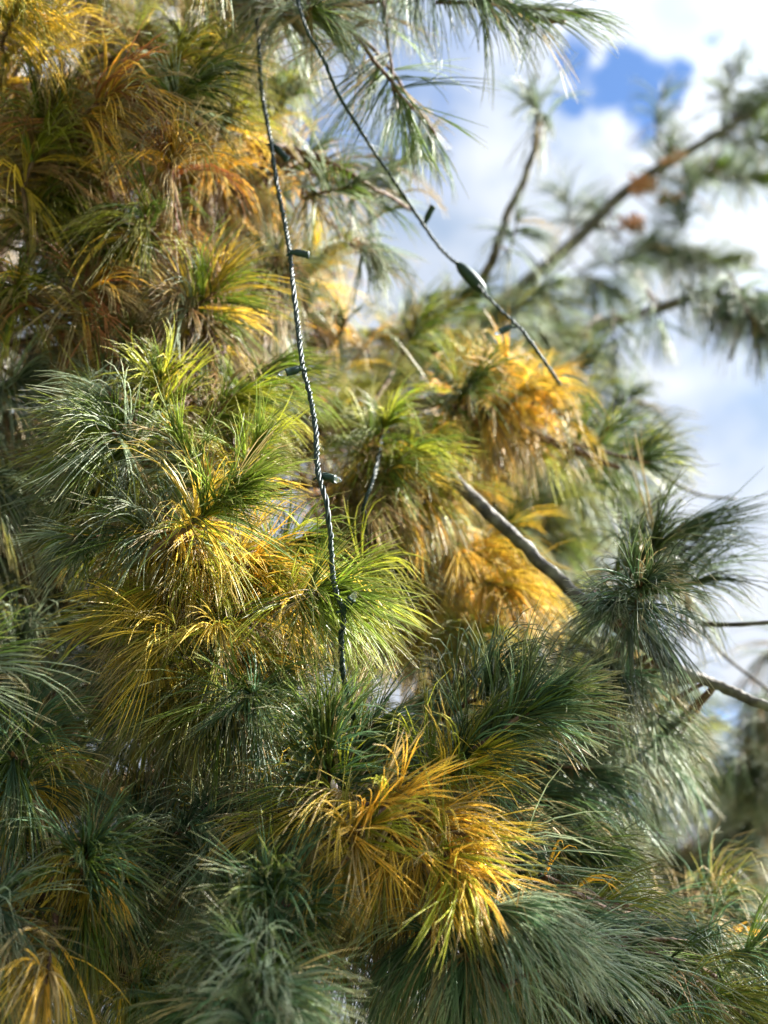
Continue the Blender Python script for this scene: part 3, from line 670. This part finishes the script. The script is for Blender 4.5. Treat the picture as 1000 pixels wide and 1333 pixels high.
# cloud cover: soft noise in sky direction, with one opening
mp = nt.nodes.new('ShaderNodeMapping'); mp.inputs['Scale'].default_value = (1, 1, 1.6); mp.inputs['Location'].default_value = (.3, .1, .2)
nt.links.new(tc.outputs['Generated'], mp.inputs['Vector'])
n1 = nt.nodes.new('ShaderNodeTexNoise'); n1.inputs['Scale'].default_value = 5.5; n1.inputs['Detail'].default_value = 7; n1.inputs['Roughness'].default_value = .66
nt.links.new(mp.outputs[0], n1.inputs['Vector'])
def math_node(op, a, b=None, c=None):
    m_ = nt.nodes.new('ShaderNodeMath'); m_.operation = op
    for i, v in enumerate((a, b, c)):
        if v is None: continue
        if isinstance(v, (int, float)): m_.inputs[i].default_value = v
        else: nt.links.new(v, m_.inputs[i])
    return m_.outputs[0]
def blob(px, py, rad):
    c = nrm(P(px, py, 1) - CAM)
    vm = nt.nodes.new('ShaderNodeVectorMath'); vm.operation = 'DISTANCE'; vm.inputs[1].default_value = tuple(c)
    nz = nt.nodes.new('ShaderNodeVectorMath'); nz.operation = 'NORMALIZE'
    nt.links.new(tc.outputs['Generated'], nz.inputs[0])
    wn = nt.nodes.new('ShaderNodeTexNoise'); wn.inputs['Scale'].default_value = 12; wn.inputs['Detail'].default_value = 7; wn.inputs['Roughness'].default_value = .6
    nt.links.new(nz.outputs[0], wn.inputs['Vector'])
    ws = nt.nodes.new('ShaderNodeVectorMath'); ws.operation = 'MULTIPLY_ADD'; ws.inputs[1].default_value = (.26, .26, .26)
    nt.links.new(wn.outputs['Color'], ws.inputs[0])
    wo = nt.nodes.new('ShaderNodeVectorMath'); wo.operation = 'SUBTRACT'; wo.inputs[1].default_value = (.13, .13, .13)
    nt.links.new(nz.outputs[0], wo.inputs[0]); nt.links.new(wo.outputs[0], ws.inputs[2])
    nt.links.new(ws.outputs[0], vm.inputs[0])
    q = math_node('DIVIDE', vm.outputs['Value'], rad)
    return math_node('SUBTRACT', 1.0, math_node('MINIMUM', q, 1.0))
hole = math_node('MAXIMUM', blob(790, 112, .052), blob(846, 140, .042))
hole = math_node('MAXIMUM', hole, math_node('MULTIPLY', blob(500, 160, .10), .3))
hole = math_node('MAXIMUM', hole, math_node('MULTIPLY', blob(930, 905, .07), .3))
cov = math_node('SUBTRACT', math_node('ADD', math_node('MULTIPLY', n1.outputs['Fac'], 2.4), .05), math_node('MULTIPLY', hole, 2.4))
mr = nt.nodes.new('ShaderNodeMapRange'); mr.interpolation_type = 'SMOOTHSTEP'
mr.inputs['From Min'].default_value = .15; mr.inputs['From Max'].default_value = 1.2
nt.links.new(cov, mr.inputs['Value'])
n2 = nt.nodes.new('ShaderNodeTexNoise'); n2.inputs['Scale'].default_value = 9; n2.inputs['Detail'].default_value = 6
nt.links.new(mp.outputs[0], n2.inputs['Vector'])
cr = nt.nodes.new('ShaderNodeValToRGB')
cr.color_ramp.elements[0].position = .35; cr.color_ramp.elements[0].color = (.25, .32, .43, 1)
cr.color_ramp.elements[1].position = .62; cr.color_ramp.elements[1].color = (.48, .51, .56, 1)
nt.links.new(n2.outputs['Fac'], cr.inputs['Fac']); nt.links.new(cr.outputs[0], bg2.inputs['Color'])
dt = nt.nodes.new('ShaderNodeVectorMath'); dt.operation = 'DOT_PRODUCT'; dt.inputs[1].default_value = tuple(SUN)
nv = nt.nodes.new('ShaderNodeVectorMath'); nv.operation = 'NORMALIZE'
nt.links.new(tc.outputs['Generated'], nv.inputs[0]); nt.links.new(nv.outputs[0], dt.inputs[0])
glow = math_node('POWER', math_node('MAXIMUM', dt.outputs['Value'], 0.0), 10.0)
nt.links.new(math_node('MULTIPLY_ADD', glow, 7.5, .34), bg2.inputs['Strength'])
mx = nt.nodes.new('ShaderNodeMixShader'); nt.links.new(mr.outputs[0], mx.inputs[0])
nt.links.new(bg1.outputs[0], mx.inputs[1]); nt.links.new(bg2.outputs[0], mx.inputs[2])
nt.links.new(mx.outputs[0], out.inputs['Surface'])

sl = bpy.data.lights.new('sun', 'SUN'); sl.energy = 5.0; sl.angle = R(.5); sl.color = (1, .95, .86)
so = bpy.data.objects.new('sun', sl); C.objects.link(so); so.location = (3, 2, 6)
so.rotation_euler = Vector(tuple(-SUN)).to_track_quat('-Z', 'Y').to_euler()

cam = bpy.data.cameras.new('camera'); co = bpy.data.objects.new('camera', cam); C.objects.link(co)
co.location = tuple(CAM); co.rotation_euler = (R(90) + PITCH, 0, 0)
cam.sensor_fit = 'VERTICAL'; cam.sensor_height = 36; cam.lens = 18 / TV
cam.clip_start = .02; cam.clip_end = 2000
cam.dof.use_dof = True; cam.dof.focus_distance = 1.11; cam.dof.aperture_fstop = 4.6
S.camera = co
S.render.resolution_x = 768; S.render.resolution_y = 1024
S.view_settings.view_transform = 'Standard'; S.view_settings.look = 'None'; S.view_settings.gamma = 1
S.view_settings.exposure = 2.42
S.cycles.max_bounces = 8; S.cycles.transmission_bounces = 6; S.cycles.diffuse_bounces = 4
